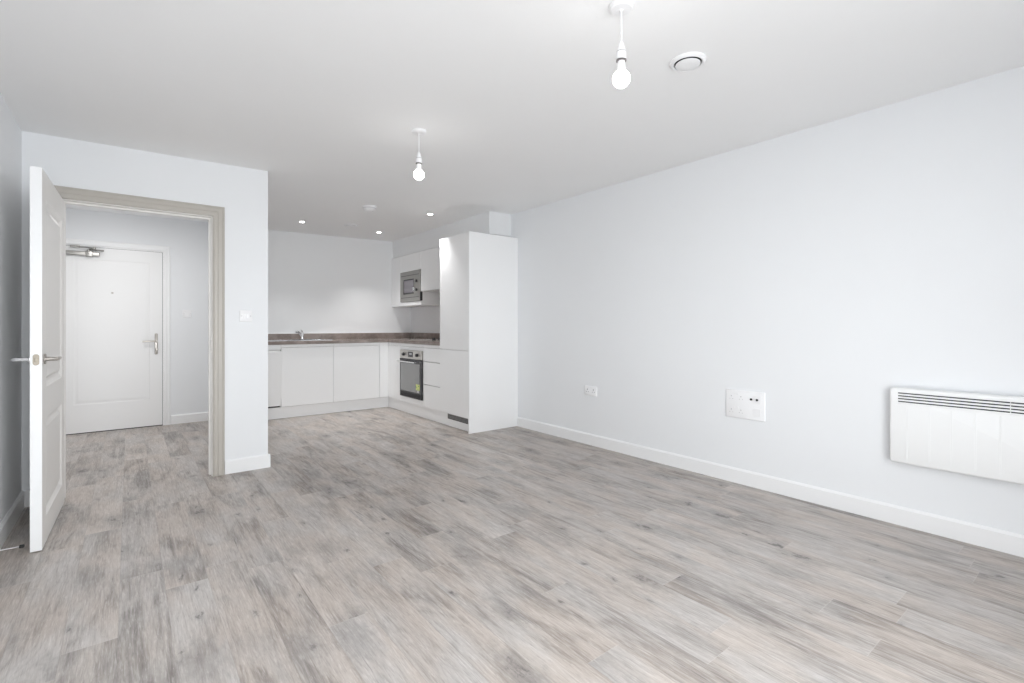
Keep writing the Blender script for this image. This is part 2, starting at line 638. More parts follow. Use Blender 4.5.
IX0, IX1, IZ = -0.341, 0.487, 1.945       # inner faces of the lining
t1 = thing('trim_1', ((IX0 + IX1) / 2, YD, 0), kind='structure')
architrave(MB(), IX0 - 0.006, IX1 + 0.006, IZ + 0.006, YD).build('architrave', M['taupe'], t1)
architrave(MB(), IX0 - 0.006, IX1 + 0.006, IZ + 0.006, YD2, 1).build('architrave', M['trim'], t1)
lin = MB()
lin.box(OX0, IX0, YD, YD2, 0, OZ).box(IX1, OX1, YD, YD2, 0, OZ).box(IX0, IX1, YD, YD2, IZ, OZ)
lin.box(IX0, IX0 + 0.012, YD + 0.048, YD + 0.083, 0, IZ).box(IX1 - 0.012, IX1, YD + 0.048, YD + 0.083, 0, IZ)
lin.box(IX0 + 0.012, IX1 - 0.012, YD + 0.048, YD + 0.083, IZ - 0.012, IZ)
lin.build('door_lining', M['doorface'], t1)
MB().box(IX1 - 0.002, IX1, YD + 0.012, YD + 0.036, 0.94, 1.02).build('strike_plate', M['nickel'], t1)

# entrance door frame
EX0, EX1, EZ = -0.62, 0.297, 1.957
t2 = thing('trim_2', ((EX0 + EX1) / 2, YH, 0), kind='structure')
architrave(MB(), EX0 - 0.014, EX1 + 0.014, EZ + 0.012, YH, -1, 0.064).build('architrave', M['trim'], t2)
MB().box(EX0 - 0.014, EX0 - 0.003, YH - 0.012, YH, 0, EZ + 0.012).box(EX1 + 0.004, EX1 + 0.014, YH - 0.012, YH, 0, EZ + 0.012)\
    .box(EX0 - 0.003, EX1 + 0.004, YH - 0.012, YH, EZ + 0.003, EZ + 0.012).build('door_lining', M['trim'], t2)

# ------------------------------------------------------------------ doors


def panel_leaf(mb, x0, x1, z0, z1, yf, yb, panels, depth=0.009, mw=0.022):
    """door leaf in the XZ plane, front face at yf, back at yb, recessed moulded panels on both faces.
    panels share one column: list of (px0, px1, pz0, pz1)"""
    px0, px1 = panels[0][0], panels[0][1]
    zs = [z0]
    for p in sorted(panels, key=lambda q: q[2]):
        zs += [p[2], p[3]]
    zs.append(z1)
    bm = mb.bm
    for (y, s) in ((yf, 1), (yb, -1)):
        def q(a, b, c, d):
            bm.faces.new([bm.verts.new(v) for v in (a, b, c, d)])

        def rect(xa, xb, za, zb, yy):
            q((xa, yy, za), (xb, yy, za), (xb, yy, zb), (xa, yy, zb))
        rect(x0, px0, z0, z1, y)
        rect(px1, x1, z0, z1, y)
        for i in range(0, len(zs), 2):
            rect(px0, px1, zs[i], zs[i + 1], y)
        for p in panels:
            a = [(p[0], p[2]), (p[1], p[2]), (p[1], p[3]), (p[0], p[3])]
            steps = [(0, 0), (mw, depth), (mw + 0.012, depth), (mw + 0.030, depth * 0.35)]
            for (i0, d0), (i1, d1) in zip(steps[:-1], steps[1:]):
                def cor(i):
                    return [(p[0] + i, p[2] + i), (p[1] - i, p[2] + i), (p[1] - i, p[3] - i), (p[0] + i, p[3] - i)]
                A, B = cor(i0), cor(i1)
                for k in range(4):
                    j = (k + 1) % 4
                    q((A[k][0], y + s * d0, A[k][1]), (A[j][0], y + s * d0, A[j][1]),
                      (B[j][0], y + s * d1, B[j][1]), (B[k][0], y + s * d1, B[k][1]))
            i, d = steps[-1]
            rect(p[0] + i, p[1] - i, p[2] + i, p[3] - i, y + s * d)
    return mb


def edge_band(mb, x0, x1, z0, z1, yf, yb):
    bm = mb.bm
    for a, b in (((x0, z0), (x1, z0)), ((x1, z0), (x1, z1)), ((x1, z1), (x0, z1)), ((x0, z1), (x0, z0))):
        bm.faces.new([bm.verts.new(v) for v in ((a[0], yf, a[1]), (b[0], yf, b[1]), (b[0], yb, b[1]), (a[0], yb, a[1]))])
    return mb


# open living-room door: built closed-style along local +x (hinge at x=0), then turned
hx, hy = -0.325, 4.225
nx, ny = -0.343, 3.376
L = math.hypot(nx - hx, ny - hy)
ang = math.atan2(ny - hy, nx - hx)
door = thing('door_1', (0, 0, 0), kind='structure')
TH = 0.044
LEAFM = Matrix.Translation((hx, hy, 0.0)) @ Matrix.Rotation(ang, 4, 'Z')
# local: x along the leaf from hinge to lock edge; +y side = world +X face (ang is about -90 deg)
DZ0, DZ1 = 0.006, 1.922
pan = [(0.125, L - 0.125, 0.140, 0.650), (0.125, L - 0.125, 0.812, 1.785)]


def flipped(mb):
    return mb


mb = MB()
panel_leaf(mb, 0, L, DZ0, DZ1, -TH, 0.0, pan, depth=0.014, mw=0.022)
bmesh.ops.remove_doubles(mb.bm, verts=mb.bm.verts, dist=1e-5)
mb.build('door_leaf', M['doorface'], door, mtx=LEAFM)
mb = MB()
mb.box(L - 0.0002, L + 0.0008, -TH, 0, DZ0, DZ1)
mb.box(0.0, L, -TH, 0, DZ1 - 0.0005, DZ1 + 0.0008)
mb.box(-0.0008, 0.0002, -TH, 0, DZ0, DZ1)
mb.box(0.0, L, -TH, 0, DZ0 - 0.0008, DZ0 + 0.0005)
tag(mb.build('door_edge', M['trim'], door, mtx=LEAFM), 'bright white door edge')


def lever(door_, side, zz, mtx, xs, m, length=0.115, neck=0.046):
    """lever handle pair member; side +1 = on local y=0 face, -1 = on y=-TH face"""
    y0 = 0.0 if side > 0 else -TH
    h = MB()
    h.lathe([(0.0255, 0), (0.0265, 0.002), (0.0265, 0.007), (0.024, 0.009)], (xs, y0, zz), (0, side, 0), 24)
    h.lathe([(0.0105, 0.008), (0.0105, neck - 0.006)], (xs, y0, zz), (0, side, 0), 16)
    yy = y0 + side * neck
    h.tube([(xs, yy - side * 0.010, zz), (xs - 0.003, yy - side * 0.002, zz), (xs - 0.018, yy + side * 0.003, zz), (xs - 0.05, yy + side * 0.004, zz),
            (xs - length + 0.02, yy + side * 0.003, zz), (xs - length, yy, zz)], [0.0095, 0.0105, 0.010, 0.0092, 0.0090, 0.0075], 14)
    return h.build('door_handle', m, door_, smooth=True, mtx=mtx)


HZ = 0.960
lever(door, 1, HZ, LEAFM, L - 0.060, M['nickel'])
lever(door, -1, HZ, LEAFM, L - 0.060, M['chrome'], neck=0.066)
k = MB()
k.rounded_plate((L + 0.0008, -TH / 2, HZ), (0, 1, 0), (0, 0, 1), (1, 0, 0), 0.024, 0.056, 0.0016, 0.0118, 8)
k.box(L + 0.002, L + 0.008, -TH / 2 - 0.006, -TH / 2 + 0.006, HZ - 0.011, HZ + 0.011, 0.002)
tag(k.build('latch_plate', M['brass'], door, smooth=True, mtx=LEAFM), 'oval brass latch plate')
for z in (0.22, 0.97, 1.72):
    MB().lathe([(0.006, -0.05), (0.006, 0.05)], (-0.006, -TH - 0.004, z), (0, 0, 1), 12).build('hinge', M['nickel'], door, smooth=True, mtx=LEAFM)

# entrance door at the end of the hall
ent = thing('door_2', ((EX0 + EX1) / 2, YH, 0), kind='structure')
mb = MB()
yf, yb = YH - 0.008, YH - 0.0002
px0, px1, pz0, pz1 = -0.455, 0.184, 0.30, 1.832
panel_leaf(mb, EX0, EX1 , 0.008, EZ, yf, yb, [(px0, px1, pz0, pz1)], depth=0.003, mw=0.008)
edge_band(mb, EX0, EX1, 0.008, EZ, yf, yb)
bmesh.ops.remove_doubles(mb.bm, verts=mb.bm.verts, dist=1e-5)
mb.build('door_leaf', M['doorwhite'], ent)
MB().box(EX1 - 0.0005, EX1 + 0.0035, YH - 0.006, YH, 0.0, EZ).box(EX0, EX1, YH - 0.0055, YH - 0.001, 0.0, 0.0075)\
    .box(EX0, EX1, YH - 0.006, YH - 0.0005, EZ + 0.0002, EZ + 0.0028).build('door_seal', M['slot'], ent)
# lever on a narrow backplate with a thumbturn below
h = MB()
h.rounded_plate((0.240, yf, 0.925), (1, 0, 0), (0, 0, 1), (0, -1, 0), 0.030, 0.235, 0.006, 0.012, 6, 0.002)
h.lathe([(0.010, 0.006), (0.010, 0.045)], (0.240, yf, 0.957), (0, -1, 0), 16)
h.tube([(0.240, yf - 0.040, 0.957), (0.236, yf - 0.048, 0.957), (0.21, yf - 0.052, 0.956), (0.115, yf - 0.050, 0.953)], [0.009, 0.0095, 0.009, 0.008], 12)
h.lathe([(0.016, 0.0), (0.016, 0.012), (0.009, 0.014), (0.009, 0.022)], (0.243, yf - 0.005, 0.862), (0, -1, 0), 18)
h.box(0.238, 0.248, yf - 0.036, yf - 0.022, 0.842, 0.882, 0.002)
h.build('door_handle', M['nickel'], ent, smooth=True)
MB().lathe([(0.0, 0.0), (0.0105, 0.0), (0.0105, 0.004), (0.0065, 0.006), (0.0055, 0.003), (0, 0.003)], (-0.142, yf + 0.0015, 1.482), (0, -1, 0), 18, cap=False)\
    .build('peephole', M['nickel'], ent, smooth=True)
cl = MB()
cl.box(-0.60, -0.245, yf - 0.042, yf, 1.862, 1.905, 0.008, 3)
cl.box(-0.36, -0.30, yf - 0.046, yf - 0.002, 1.852, 1.912, 0.006, 2)
clo = cl.build('door_closer', M['mwsteel'], ent, smooth=True)
ar = MB()
ar.lathe([(0.016, 0), (0.016, 0.02), (0.01, 0.024)], (-0.335, yf - 0.022, 1.905), (0, 0, 1), 16)
ar.tube([(-0.335, yf - 0.022, 1.928), (-0.285, yf - 0.085, 1.938)], 0.008, 10)
ar.tube([(-0.285, yf - 0.085, 1.938), (-0.43, yf - 0.03, 1.95)], 0.0065, 10)
ar.lathe([(0.013, -0.012), (0.013, 0.014)], (-0.285, yf - 0.085, 1.938), (0, 0, 1), 14)
ar.box(-0.48, -0.40, yf - 0.036, yf - 0.016, 1.94, 1.962, 0.003)
ar.build('closer_arm', M['mwsteel'], clo, smooth=True)
ar2 = MB().tube([(-0.32, yf - 0.022, 1.93), (-0.21, yf - 0.03, 1.925)], [0.006, 0.008], 10)
ar2.build('closer_arm', M['mwsteel'], clo, smooth=True)

# door stop screwed to the left baseboard
YS = 3.36
ds = thing('door_stop', (XL + BT, YS, 0.05), 'thin chrome door stop with black rubber tip on left baseboard', 'door stop')
MB().lathe([(0.017, 0.0), (0.017, 0.003), (0.012, 0.006), (0.0, 0.006)], (XL + BT, YS, 0.05), (1, 0, 0), 20, cap=False).build('mounting_plate', M['chrome'], ds, smooth=True)
MB().lathe([(0.0055, 0.005), (0.0045, 0.02), (0.0045, 0.088), (0.0055, 0.09)], (XL + BT, YS, 0.05), (1, 0, 0), 14).build('rod', M['chrome'], ds, smooth=True)
MB().lathe([(0.0075, 0.089), (0.0085, 0.092), (0.0085, 0.104), (0.006, 0.107)], (XL + BT, YS, 0.05), (1, 0, 0), 14).build('rubber_tip', M['rubber'], ds, smooth=True)

# ------------------------------------------------------------------ ceiling things


def pendant(x, y, label, drop):
    c = CH(x)
    t = thing('pendant_light', (x, y, c), label, 'pendant light', 'bare bulb pendants on the ceiling')
    MB().lathe([(0.046, 0), (0.047, -0.006), (0.046, -0.016), (0.039, -0.022), (0.010, -0.024), (0.006, -0.029), (0, -0.029)][::-1], (x, y, c + 0.003), (0, 0, 1), 36, cap=False)\
        .build('ceiling_rose', M['plastic'], t, smooth=True)
    zb = c - drop             # centre of the glowing globe
    zh = zb + 0.142
    MB().tube([(x, y, c - 0.024), (x + 0.0008, y, (c + zh) / 2), (x, y, zh - 0.004)], 0.0033, 10).build('cord', M['plastic'], t, smooth=True)
    h = MB()
    h.lathe([(0, 0.0), (0.006, 0.0), (0.009, -0.006), (0.016, -0.030), (0.0175, -0.036)], (x, y, zh), (0, 0, 1), 28, cap=False)
    h.lathe([(0.0175, -0.038), (0.0185, -0.040), (0.0185, -0.066), (0.017, -0.068)], (x, y, zh), (0, 0, 1), 28)
    hold = h.build('lamp_holder', M['plastic'], t, smooth=True)
    MB().lathe([(0.0175, -0.068), (0.0195, -0.069), (0.0195, -0.0735), (0.015, -0.075)], (x, y, zh), (0, 0, 1), 28).build('holder_ring', M['ring'], hold, smooth=True)
    MB().lathe([(0.0160, -0.0355), (0.0172, -0.0362), (0.0172, -0.0378), (0.0160, -0.0385)], (x, y, zh), (0, 0, 1), 28).build('holder_ring', M['ring'], hold, smooth=True)
    n = [(0.0140, -0.075), (0.0145, -0.092), (0.0178, -0.1145)]
    MB().lathe(n, (x, y, zh), (0, 0, 1), 28, cap=False).build('bulb_cap', M['plastic'], t, smooth=True)
    R = 0.0335
    pr = [(0.0178, 0.0280)] + [(R * math.sin(a), R * math.cos(a)) for a in [math.radians(v) for v in range(36, 180, 12)]] + [(0, -R)]
    tag(MB().lathe(pr, (x, y, zb), (0, 0, 1), 32, cap=False).build('light_bulb', M['bulb'], t, smooth=True), 'glowing opal bulb')
    return t


pendant(1.500, 1.225, 'bare glowing bulb pendant nearest the camera, beside the ceiling air valve', 0.286)
pendant(1.452, 2.810, 'bare glowing bulb pendant farther off, mid ceiling before the kitchen', 0.280)


def valve(name, x, y, R, label):
    c = CH(x)
    t = thing(name, (x, y, c), label, 'air vent')
    MB().lathe([(R * 0.74, 0.004), (R * 0.76, -0.012), (R * 0.84, -0.0155), (R * 0.97, -0.009), (R, -0.002), (R, 0.004)], (x, y, c), (0, 0, 1), 48, cap=False).build('trim_ring', M['plastic'], t, smooth=True)
    MB().lathe([(0, 0.0), (R * 0.75, 0.0), (R * 0.75, -0.001), (0, -0.001)], (x, y, c - 0.0005), (0, 0, 1), 40, cap=False).build('throat', M['slot'], t)
    MB().lathe([(0, -0.023), (R * 0.30, -0.0225), (R * 0.60, -0.020), (R * 0.675, -0.017), (R * 0.675, -0.014), (R * 0.3, -0.008), (0.006, -0.008), (0.006, 0.0)], (x, y, c), (0, 0, 1), 40, cap=False).build('centre_disc', M['plastic'], t, smooth=True)
    return t


valve('air_vent', 2.080, 1.302, 0.083, 'round white ceiling air valve with black ring gap near front pendant')
valve('air_vent', 2.173, 6.015, 0.085, 'round white air valve on kitchen ceiling between downlights')


def downlight(x, y, label):
    c = CH(x)
    t = thing('recessed_downlight', (x, y, c), label, 'downlight', 'recessed downlights in the kitchen ceiling')
    MB().lathe([(0.028, -0.001), (0.030, -0.004), (0.040, -0.0035), (0.043, 0.001)], (x, y, c), (0, 0, 1), 32, cap=False).build('trim_ring', M['plastic'], t, smooth=True)
    tag(MB().lathe([(0, -0.0025), (0.022, -0.0028), (0.029, -0.0010)], (x, y, c), (0, 0, 1), 32, cap=False).build('lamp_lens', M['downlight'], t, smooth=True), 'lit lamp lens')
    d = bpy.data.lights.new('downlight_beam', 'SPOT')
    d.energy = 40
    d.spot_size = math.radians(96)
    d.spot_blend = 1.0
    d.shadow_soft_size = 0.03
    d.color = (1.0, 0.99, 0.98)
    o = bpy.data.objects.new('downlight_beam', d)
    o.parent = t
    o.location = (0, 0, -0.035)
    C.objects.link(o)
    return t


downlight(1.629, 6.149, 'lit downlight at left, nearest the partition end')
downlight(2.654, 6.289, 'lit downlight farthest back in kitchen ceiling corner')
downlight(2.675, 4.908, 'lit downlight nearest the tall white cabinet')

x, y = 1.985, 4.95
c = CH(x)
sm = thing('smoke_alarm', (x, y, c), 'white dome smoke alarm on ceiling before the kitchen downlights', 'smoke alarm')
MB().lathe([(0.072, 0.002), (0.074, -0.004), (0.072, -0.012), (0.066, -0.014)], (x, y, c), (0, 0, 1), 40, cap=False).build('base_plate', M['plastic'], sm, smooth=True)
MB().lathe([(0.066, -0.013), (0.066, -0.026), (0.058, -0.036), (0.040, -0.046), (0.0, -0.050)], (x, y, c), (0, 0, 1), 40, cap=False).build('cover', M['plastic'], sm, smooth=True)
MB().lathe([(0.0665, -0.018), (0.0672, -0.019), (0.0672, -0.024), (0.0665, -0.025)], (x, y, c), (0, 0, 1), 40, cap=False).build('sensor_slots', M['plastic_grey'], sm, smooth=True)
MB().lathe([(0.006, -0.040), (0.006, -0.050), (0, -0.051)], (x + 0.03, y - 0.01, c), (0, 0, 1), 12, cap=False).build('test_button', M['plastic_grey'], sm, smooth=True)

# ------------------------------------------------------------------ wall plates


def rocker_switch(name, x, y, z, label):
    t = thing(name, (x, y, z), label, 'light switch')
    MB().rounded_plate((x, y, z), (1, 0, 0), (0, 0, 1), (0, -1, 0), 0.088, 0.088, 0.009, 0.006, 5, 0.003).build('face_plate', M['plastic'], t, smooth=True)
    for s in (-1, 1):
        r = MB().box(x + s * 0.0125 - 0.010, x + s * 0.0125 + 0.010, y - 0.0125, y - 0.008, z - 0.019, z + 0.019, 0.0015)
        r.build('rocker', M['plastic'], t)
        MB().lathe([(0.0035, 0.0), (0.0035, 0.0012)], (x + s * 0.030, y - 0.0085, z), (0, -1, 0), 12).build('screw_cap', M['plastic_grey'], t)
    return t


rocker_switch('light_switch', 0.716, YD, 1.205, 'white light switch on the partition wall, right of the doorway')
rocker_switch('light_switch', 0.530, YH, 1.268, 'white light switch on hall wall beyond the doorway, beside entrance door')

# double socket
XW = XR
t = thing('double_socket', (XW, 3.172, 0.512), 'white double power socket low on right wall beside tall cabinet', 'power socket')
MB().rounded_plate((XW, 3.172, 0.512), (0, -1, 0), (0, 0, 1), (-1, 0, 0), 0.150, 0.090, 0.010, 0.006, 5, 0.003).build('face_plate', M['plastic'], t, smooth=True)
for s in (-1, 1):
    cy = 3.172 + s * 0.038
    so = MB()
    so.box(XW - 0.0108, XW - 0.0098, cy - 0.004, cy + 0.004, 0.520, 0.529).box(XW - 0.0108, XW - 0.0098, cy - 0.015, cy - 0.008, 0.501, 0.506).box(XW - 0.0108, XW - 0.0098, cy + 0.008, cy + 0.015, 0.501, 0.506)
    so.build('socket_slots', M['slot'], t)
    MB().box(XW - 0.0135, XW - 0.009, cy - s * 0.022 - 0.006, cy - s * 0.022 + 0.006, 0.534, 0.549, 0.0015).build('rocker', M['plastic'], t)

# large media plate
py0, py1, pz0_, pz1_ = 1.562, 1.838, 0.468, 0.668
cy, cz = (py0 + py1) / 2, (pz0_ + pz1_) / 2
t = thing('media_plate', (XW, cy, cz), 'large white square outlet plate with two black aerial sockets', 'outlet plate')
MB().rounded_plate((XW, cy, cz), (0, -1, 0), (0, 0, 1), (-1, 0, 0), py1 - py0, pz1_ - pz0_, 0.013, 0.006, 5, 0.004).build('face_plate', M['plastic'], t, smooth=True)
XF = XW - 0.013
for zrow in (cz + 0.048, cz - 0.048):
    for s in (1, -1):
        yc = cy + 0.062 + s * 0.035
        so = MB()
        so.box(XF - 0.0006, XF, yc - 0.0035, yc + 0.0035, zrow + 0.003, zrow + 0.011).box(XF - 0.0006, XF, yc - 0.014, yc - 0.008, zrow - 0.014, zrow - 0.010).box(XF - 0.0006, XF, yc + 0.008, yc + 0.014, zrow - 0.014, zrow - 0.010)
        so.build('socket_slots', M['plastic_grey'], t)
        MB().box(XF - 0.004, XF, yc - s * 0.021 - 0.006, yc - s * 0.021 + 0.006, zrow + 0.016, zrow + 0.032, 0.0015).build('rocker', M['plastic'], t)
MB().rounded_plate((XF, cy - 0.085, cz + 0.045), (0, -1, 0), (0, 0, 1), (-1, 0, 0), 0.056, 0.056, 0.002, 0.003, 4).build('module', M['plastic'], t)
for yc in (1.653, 1.612):
    MB().lathe([(0.0075, 0), (0.0075, 0.006), (0.004, 0.006), (0.004, 0.002)], (XF - 0.0015, yc, cz + 0.045), (-1, 0, 0), 16).build('aerial_socket', M['black'], t, smooth=True)
MB().rounded_plate((XF, cy - 0.085, cz - 0.045), (0, -1, 0), (0, 0, 1), (-1, 0, 0), 0.056, 0.056, 0.002, 0.003, 4).build('module', M['plastic'], t)

# ------------------------------------------------------------------ panel heater on the right wall
HX0 = XW - 0.085           # front face
HY0, HY1, HZ0, HZ1 = 0.02, 0.846, 0.368, 0.784
t = thing('panel_heater', (XW, (HY0 + HY1) / 2, HZ0), 'white electric panel heater with slotted top grille on right wall', 'heater')
bmh = MB()
# casing with rounded vertical / corner edges, ribbed front
bmh.rounded_plate((XW - 0.022, (HY0 + HY1) / 2, (HZ0 + HZ1) / 2), (0, -1, 0), (0, 0, 1), (-1, 0, 0), HY1 - HY0, HZ1 - HZ0, 0.063, 0.018, 6, 0.009)
bmh.build('casing', M['heater'], t, smooth=True)
MB().box(XW - 0.022, XW, HY0 + 0.1, HY0 + 0.14, HZ0 + 0.06, HZ1 - 0.06).build('wall_bracket', M['steel'], t)
MB().box(XW - 0.022, XW, HY1 - 0.16, HY1 - 0.12, HZ0 + 0.06, HZ1 - 0.06).build('wall_bracket', M['steel'], t)
# grille: four long dark slots with pale fins standing between them
g = MB()
for i in range(4):
    z = 0.757 - i * 0.0155
    for (a, b) in ((0.3685, 0.806), (HY0 + 0.03, 0.3650)):
        g.box(HX0 - 0.0008, HX0 + 0.0004, a, b, z - 0.0028, z + 0.0028)
gr = g.build('grille_slots', M['slot'], t)
fn = MB()
for i in range(5):
    z = 0.757 + 0.0078 - i * 0.0155
    fn.box(HX0 - 0.0028, HX0, HY0 + 0.028, 0.808, z - 0.0042, z + 0.0042, 0.001, 1)
fn.build('grille_fins', M['heater'], t)
rb = MB()
for yv in (0.765, 0.672, 0.583, 0.492, 0.402, 0.312, 0.222, 0.132):
    rb.box(HX0 - 0.0009, HX0, yv - 0.004, yv + 0.004, HZ0 + 0.03, 0.690, 0.0007, 1)
rb.build('front_ribs', M['heater'], t)

# ------------------------------------------------------------------ kitchen, right-hand run
FX = 2.800           # door faces of the right-hand run
FY = 6.330           # door faces of the back run
ZB, ZD, ZW = 0.150, 0.862, 0.900


def carcass_x(mb, y0, y1, z0, z1, xf, xb=3.425, feet=True, shelf=None):
    """open-fronted box of boards, opening towards -X"""
    b = 0.018
    mb.box(xf, xb, y0, y0 + b, z0, z1).box(xf, xb, y1 - b, y1, z0, z1)
    mb.box(xf, xb, y0 + b, y1 - b, z0, z0 + b).box(xb - 0.008, xb, y0 + b, y1 - b, z0 + b, z1)
    if feet:
        for yy in (y0 + 0.04, y1 - 0.08):
            mb.box(xf + 0.09, xf + 0.13, yy, yy + 0.04, 0, z0).box(xb - 0.10, xb - 0.06, yy, yy + 0.04, 0, z0)
    if shelf:
        mb.box(xf, xb - 0.008, y0 + b, y1 - b, shelf, shelf + b)
    return mb


def carcass_y(mb, x0, x1, z0, z1, yf, yb=6.905, feet=True, lid=True):
    b = 0.018
    mb.box(x0, x0 + b, yf, yb, z0, z1).box(x1 - b, x1, yf, yb, z0, z1)
    mb.box(x0 + b, x1 - b, yf, yb, z0, z0 + b).box(x0 + b, x1 - b, yb - 0.008, yb, z0 + b, z1)
    if feet:
        for xx in (x0 + 0.04, x1 - 0.08):
            mb.box(xx, xx + 0.04, yf + 0.09, yf + 0.13, 0, z0).box(xx, xx + 0.04, yb - 0.10, yb - 0.06, 0, z0)
    return mb


G = 0.0015
grp_b = 'base cabinets under the worktop'
# corner post / blind front
t = thing('corner_cabinet', (FX, 6.125, 0), 'white blind corner cabinet between the sink run and oven', 'base cabinet', grp_b)
mb = MB()
mb.box(FX + 0.02, 3.425, 5.925, 6.30, ZB, ZW - 0.001).box(FX + 0.10, 3.40, 5.96, 6.28, 0, ZB)
mb.build('carcass', M['carcass'], t)
MB().box(FX + 0.006, FX + 0.0195, 5.925, 6.328, ZD + 0.003, ZW - 0.001).build('finger_rail', M['gloss'], t)
MB().box(FX, FX + 0.019, 5.925 + G, 6.328, ZB, ZD, 0.0012, 1).build('door', M['gloss'], t)

# oven housing + oven
OY0, OY1 = 5.312, 5.922
t = thing('oven_housing_cabinet', (FX, (OY0 + OY1) / 2, 0), 'white base cabinet holding the built-in oven', 'base cabinet', grp_b)
carcass_x(MB(), OY0 + 0.001, OY1 - 0.001, ZB, ZW - 0.001, FX + 0.02).build('carcass', M['carcass'], t)
MB().box(FX + 0.006, FX + 0.0195, OY0 + 0.001, OY1 - 0.001, ZD + 0.003, ZW - 0.001).build('finger_rail', M['gloss'], t)
MB().box(FX, FX + 0.019, OY0 + G, OY1 - G, ZB, 0.218, 0.0012, 1).build('lower_filler', M['gloss'], t)
MB().box(FX, FX + 0.019, OY0 + G, OY1 - G, 0.821, ZD, 0.0012, 1).build('upper_filler', M['gloss'], t)
ov = thing('oven', (FX, (OY0 + OY1) / 2, 0.22), 'built-in steel and black glass oven with sticker on its door', 'oven')
OXF = FX - 0.018
MB().box(FX + 0.0, 3.35, OY0 + 0.03, OY1 - 0.03, 0.222, 0.816).build('body', M['steel'], ov)
MB().box(OXF, FX, OY0 + 0.006, OY1 - 0.006, 0.712, 0.818, 0.002, 1).build('control_panel', M['steel'], ov)
dr = MB().box(OXF, FX, OY0 + 0.006, OY1 - 0.006, 0.222, 0.708, 0.002, 1).build('door', M['ovenblack'], ov)
MB().box(OXF - 0.0012, OXF, OY0 + 0.055, OY1 - 0.030, 0.300, 0.655).build('window', M['ovenglass'], dr)
MB().box(OXF - 0.0006, OXF, OY0 + 0.02, OY1 - 0.02, 0.232, 0.285).build('lower_trim', M['slot'], dr)
hb = MB().tube([(OXF - 0.038, OY0 + 0.115, 0.674), (OXF - 0.038, OY1 - 0.01, 0.674)], 0.0085, 14)
hb.tube([(OXF, OY0 + 0.15, 0.674), (OXF - 0.038, OY0 + 0.15, 0.674)], 0.0065, 10).tube([(OXF, OY1 - 0.05, 0.674), (OXF - 0.038, OY1 - 0.05, 0.674)], 0.0065, 10)
hb.build('handle', M['chrome'], dr, smooth=True)
for yc in (5.795, 5.425):
    MB().lathe([(0.021, 0), (0.021, 0.012), (0.017, 0.026), (0, 0.027)], (OXF, yc, 0.765), (-1, 0, 0), 22, cap=False).build('knob', M['black'], ov, smooth=True)
MB().box(OXF - 0.001, OXF, 5.545, 5.675, 0.734, 0.800).build('clock_display', M['black'], ov)
MB().box(OXF - 0.0014, OXF - 0.001, 5.575, 5.645, 0.762, 0.785).build('screen_bezel', M['plastic_grey'], ov)
st = MB().box(OXF - 0.0020, OXF - 0.0012, 5.362, 5.460, 0.335, 0.408).build('sticker', M['yellow'], dr)
tag(st, 'yellow green sticker')
for a_, b_, c_, d_ in ((5.44, 5.462, 0.365, 0.380), (5.378, 5.400, 0.380, 0.396), (5.395, 5.412, 0.330, 0.352)):
    MB().box(OXF - 0.0023, OXF - 0.0020, a_, b_, c_, d_).build('sticker_print', M['green'], st)
MB().box(OXF - 0.0019, OXF - 0.0012, 5.378, 5.43, 0.305, 0.335).build('sticker', M['plastic_grey'], dr)

# drawer stack
DY0, DY1 = 4.895, 5.310
t = thing('drawer_cabinet', (FX, (DY0 + DY1) / 2, 0), 'white base cabinet of three drawers between oven and tall cabinet', 'drawer unit', grp_b)
carcass_x(MB(), DY0 + 0.001, DY1 - 0.001, ZB, ZW - 0.001, FX + 0.02).build('carcass', M['carcass'], t)
MB().box(FX + 0.006, FX + 0.0195, DY0 + 0.001, DY1 - 0.001, ZD + 0.003, ZW - 0.001).build('finger_rail', M['gloss'], t)
for a, b in ((0.700, ZD), (0.424, 0.694), (ZB, 0.418)):
    MB().box(FX, FX + 0.019, DY0 + 0.003, DY1 - G, a, b, 0.0012, 1).build('drawer', M['gloss'], t)

# tall fridge housing
TX, TY0, TY1, TZ = 2.790, 4.275, 4.890, 2.115
t = thing('tall_cabinet', (TX, (TY0 + TY1) / 2, 0), 'tall white gloss fridge housing cabinet with two doors against right wall', 'tall cabinet')
tag(MB().box(TX, XR - 0.002, TY0, TY0 + 0.022, 0, TZ, 0.001, 1).build('side_panel', M['gloss'], t), 'plain gloss end panel facing the room')
MB().box(TX + 0.022, XR - 0.002, TY1 - 0.018, TY1, 0.15, TZ).box(2.90, XR - 0.002, TY1 - 0.018, TY1, 0, 0.15).build('side_panel', M['carcass'], t)
MB().box(TX + 0.022, XR - 0.002, TY0 + 0.022, TY1 - 0.018, TZ - 0.018, TZ).box(XR - 0.012, XR - 0.002, TY0 + 0.022, TY1 - 0.018, 0, TZ - 0.018)\
    .box(TX + 0.022, XR - 0.012, TY0 + 0.022, TY1 - 0.018, ZB, ZB + 0.018).box(TX + 0.022, XR - 0.012, TY0 + 0.022, TY1 - 0.018, 0.856, 0.874)\
    .build('carcass', M['carcass'], t)
MB().box(TX, TX + 0.020, TY0 + 0.024, TY1 - 0.001, 0.868, TZ - 0.001, 0.0012, 1).build('door', M['gloss'], t)
MB().box(TX, TX + 0.020, TY0 + 0.024, TY1 - 0.001, 0.152, 0.862, 0.0012, 1).build('door', M['gloss'], t)

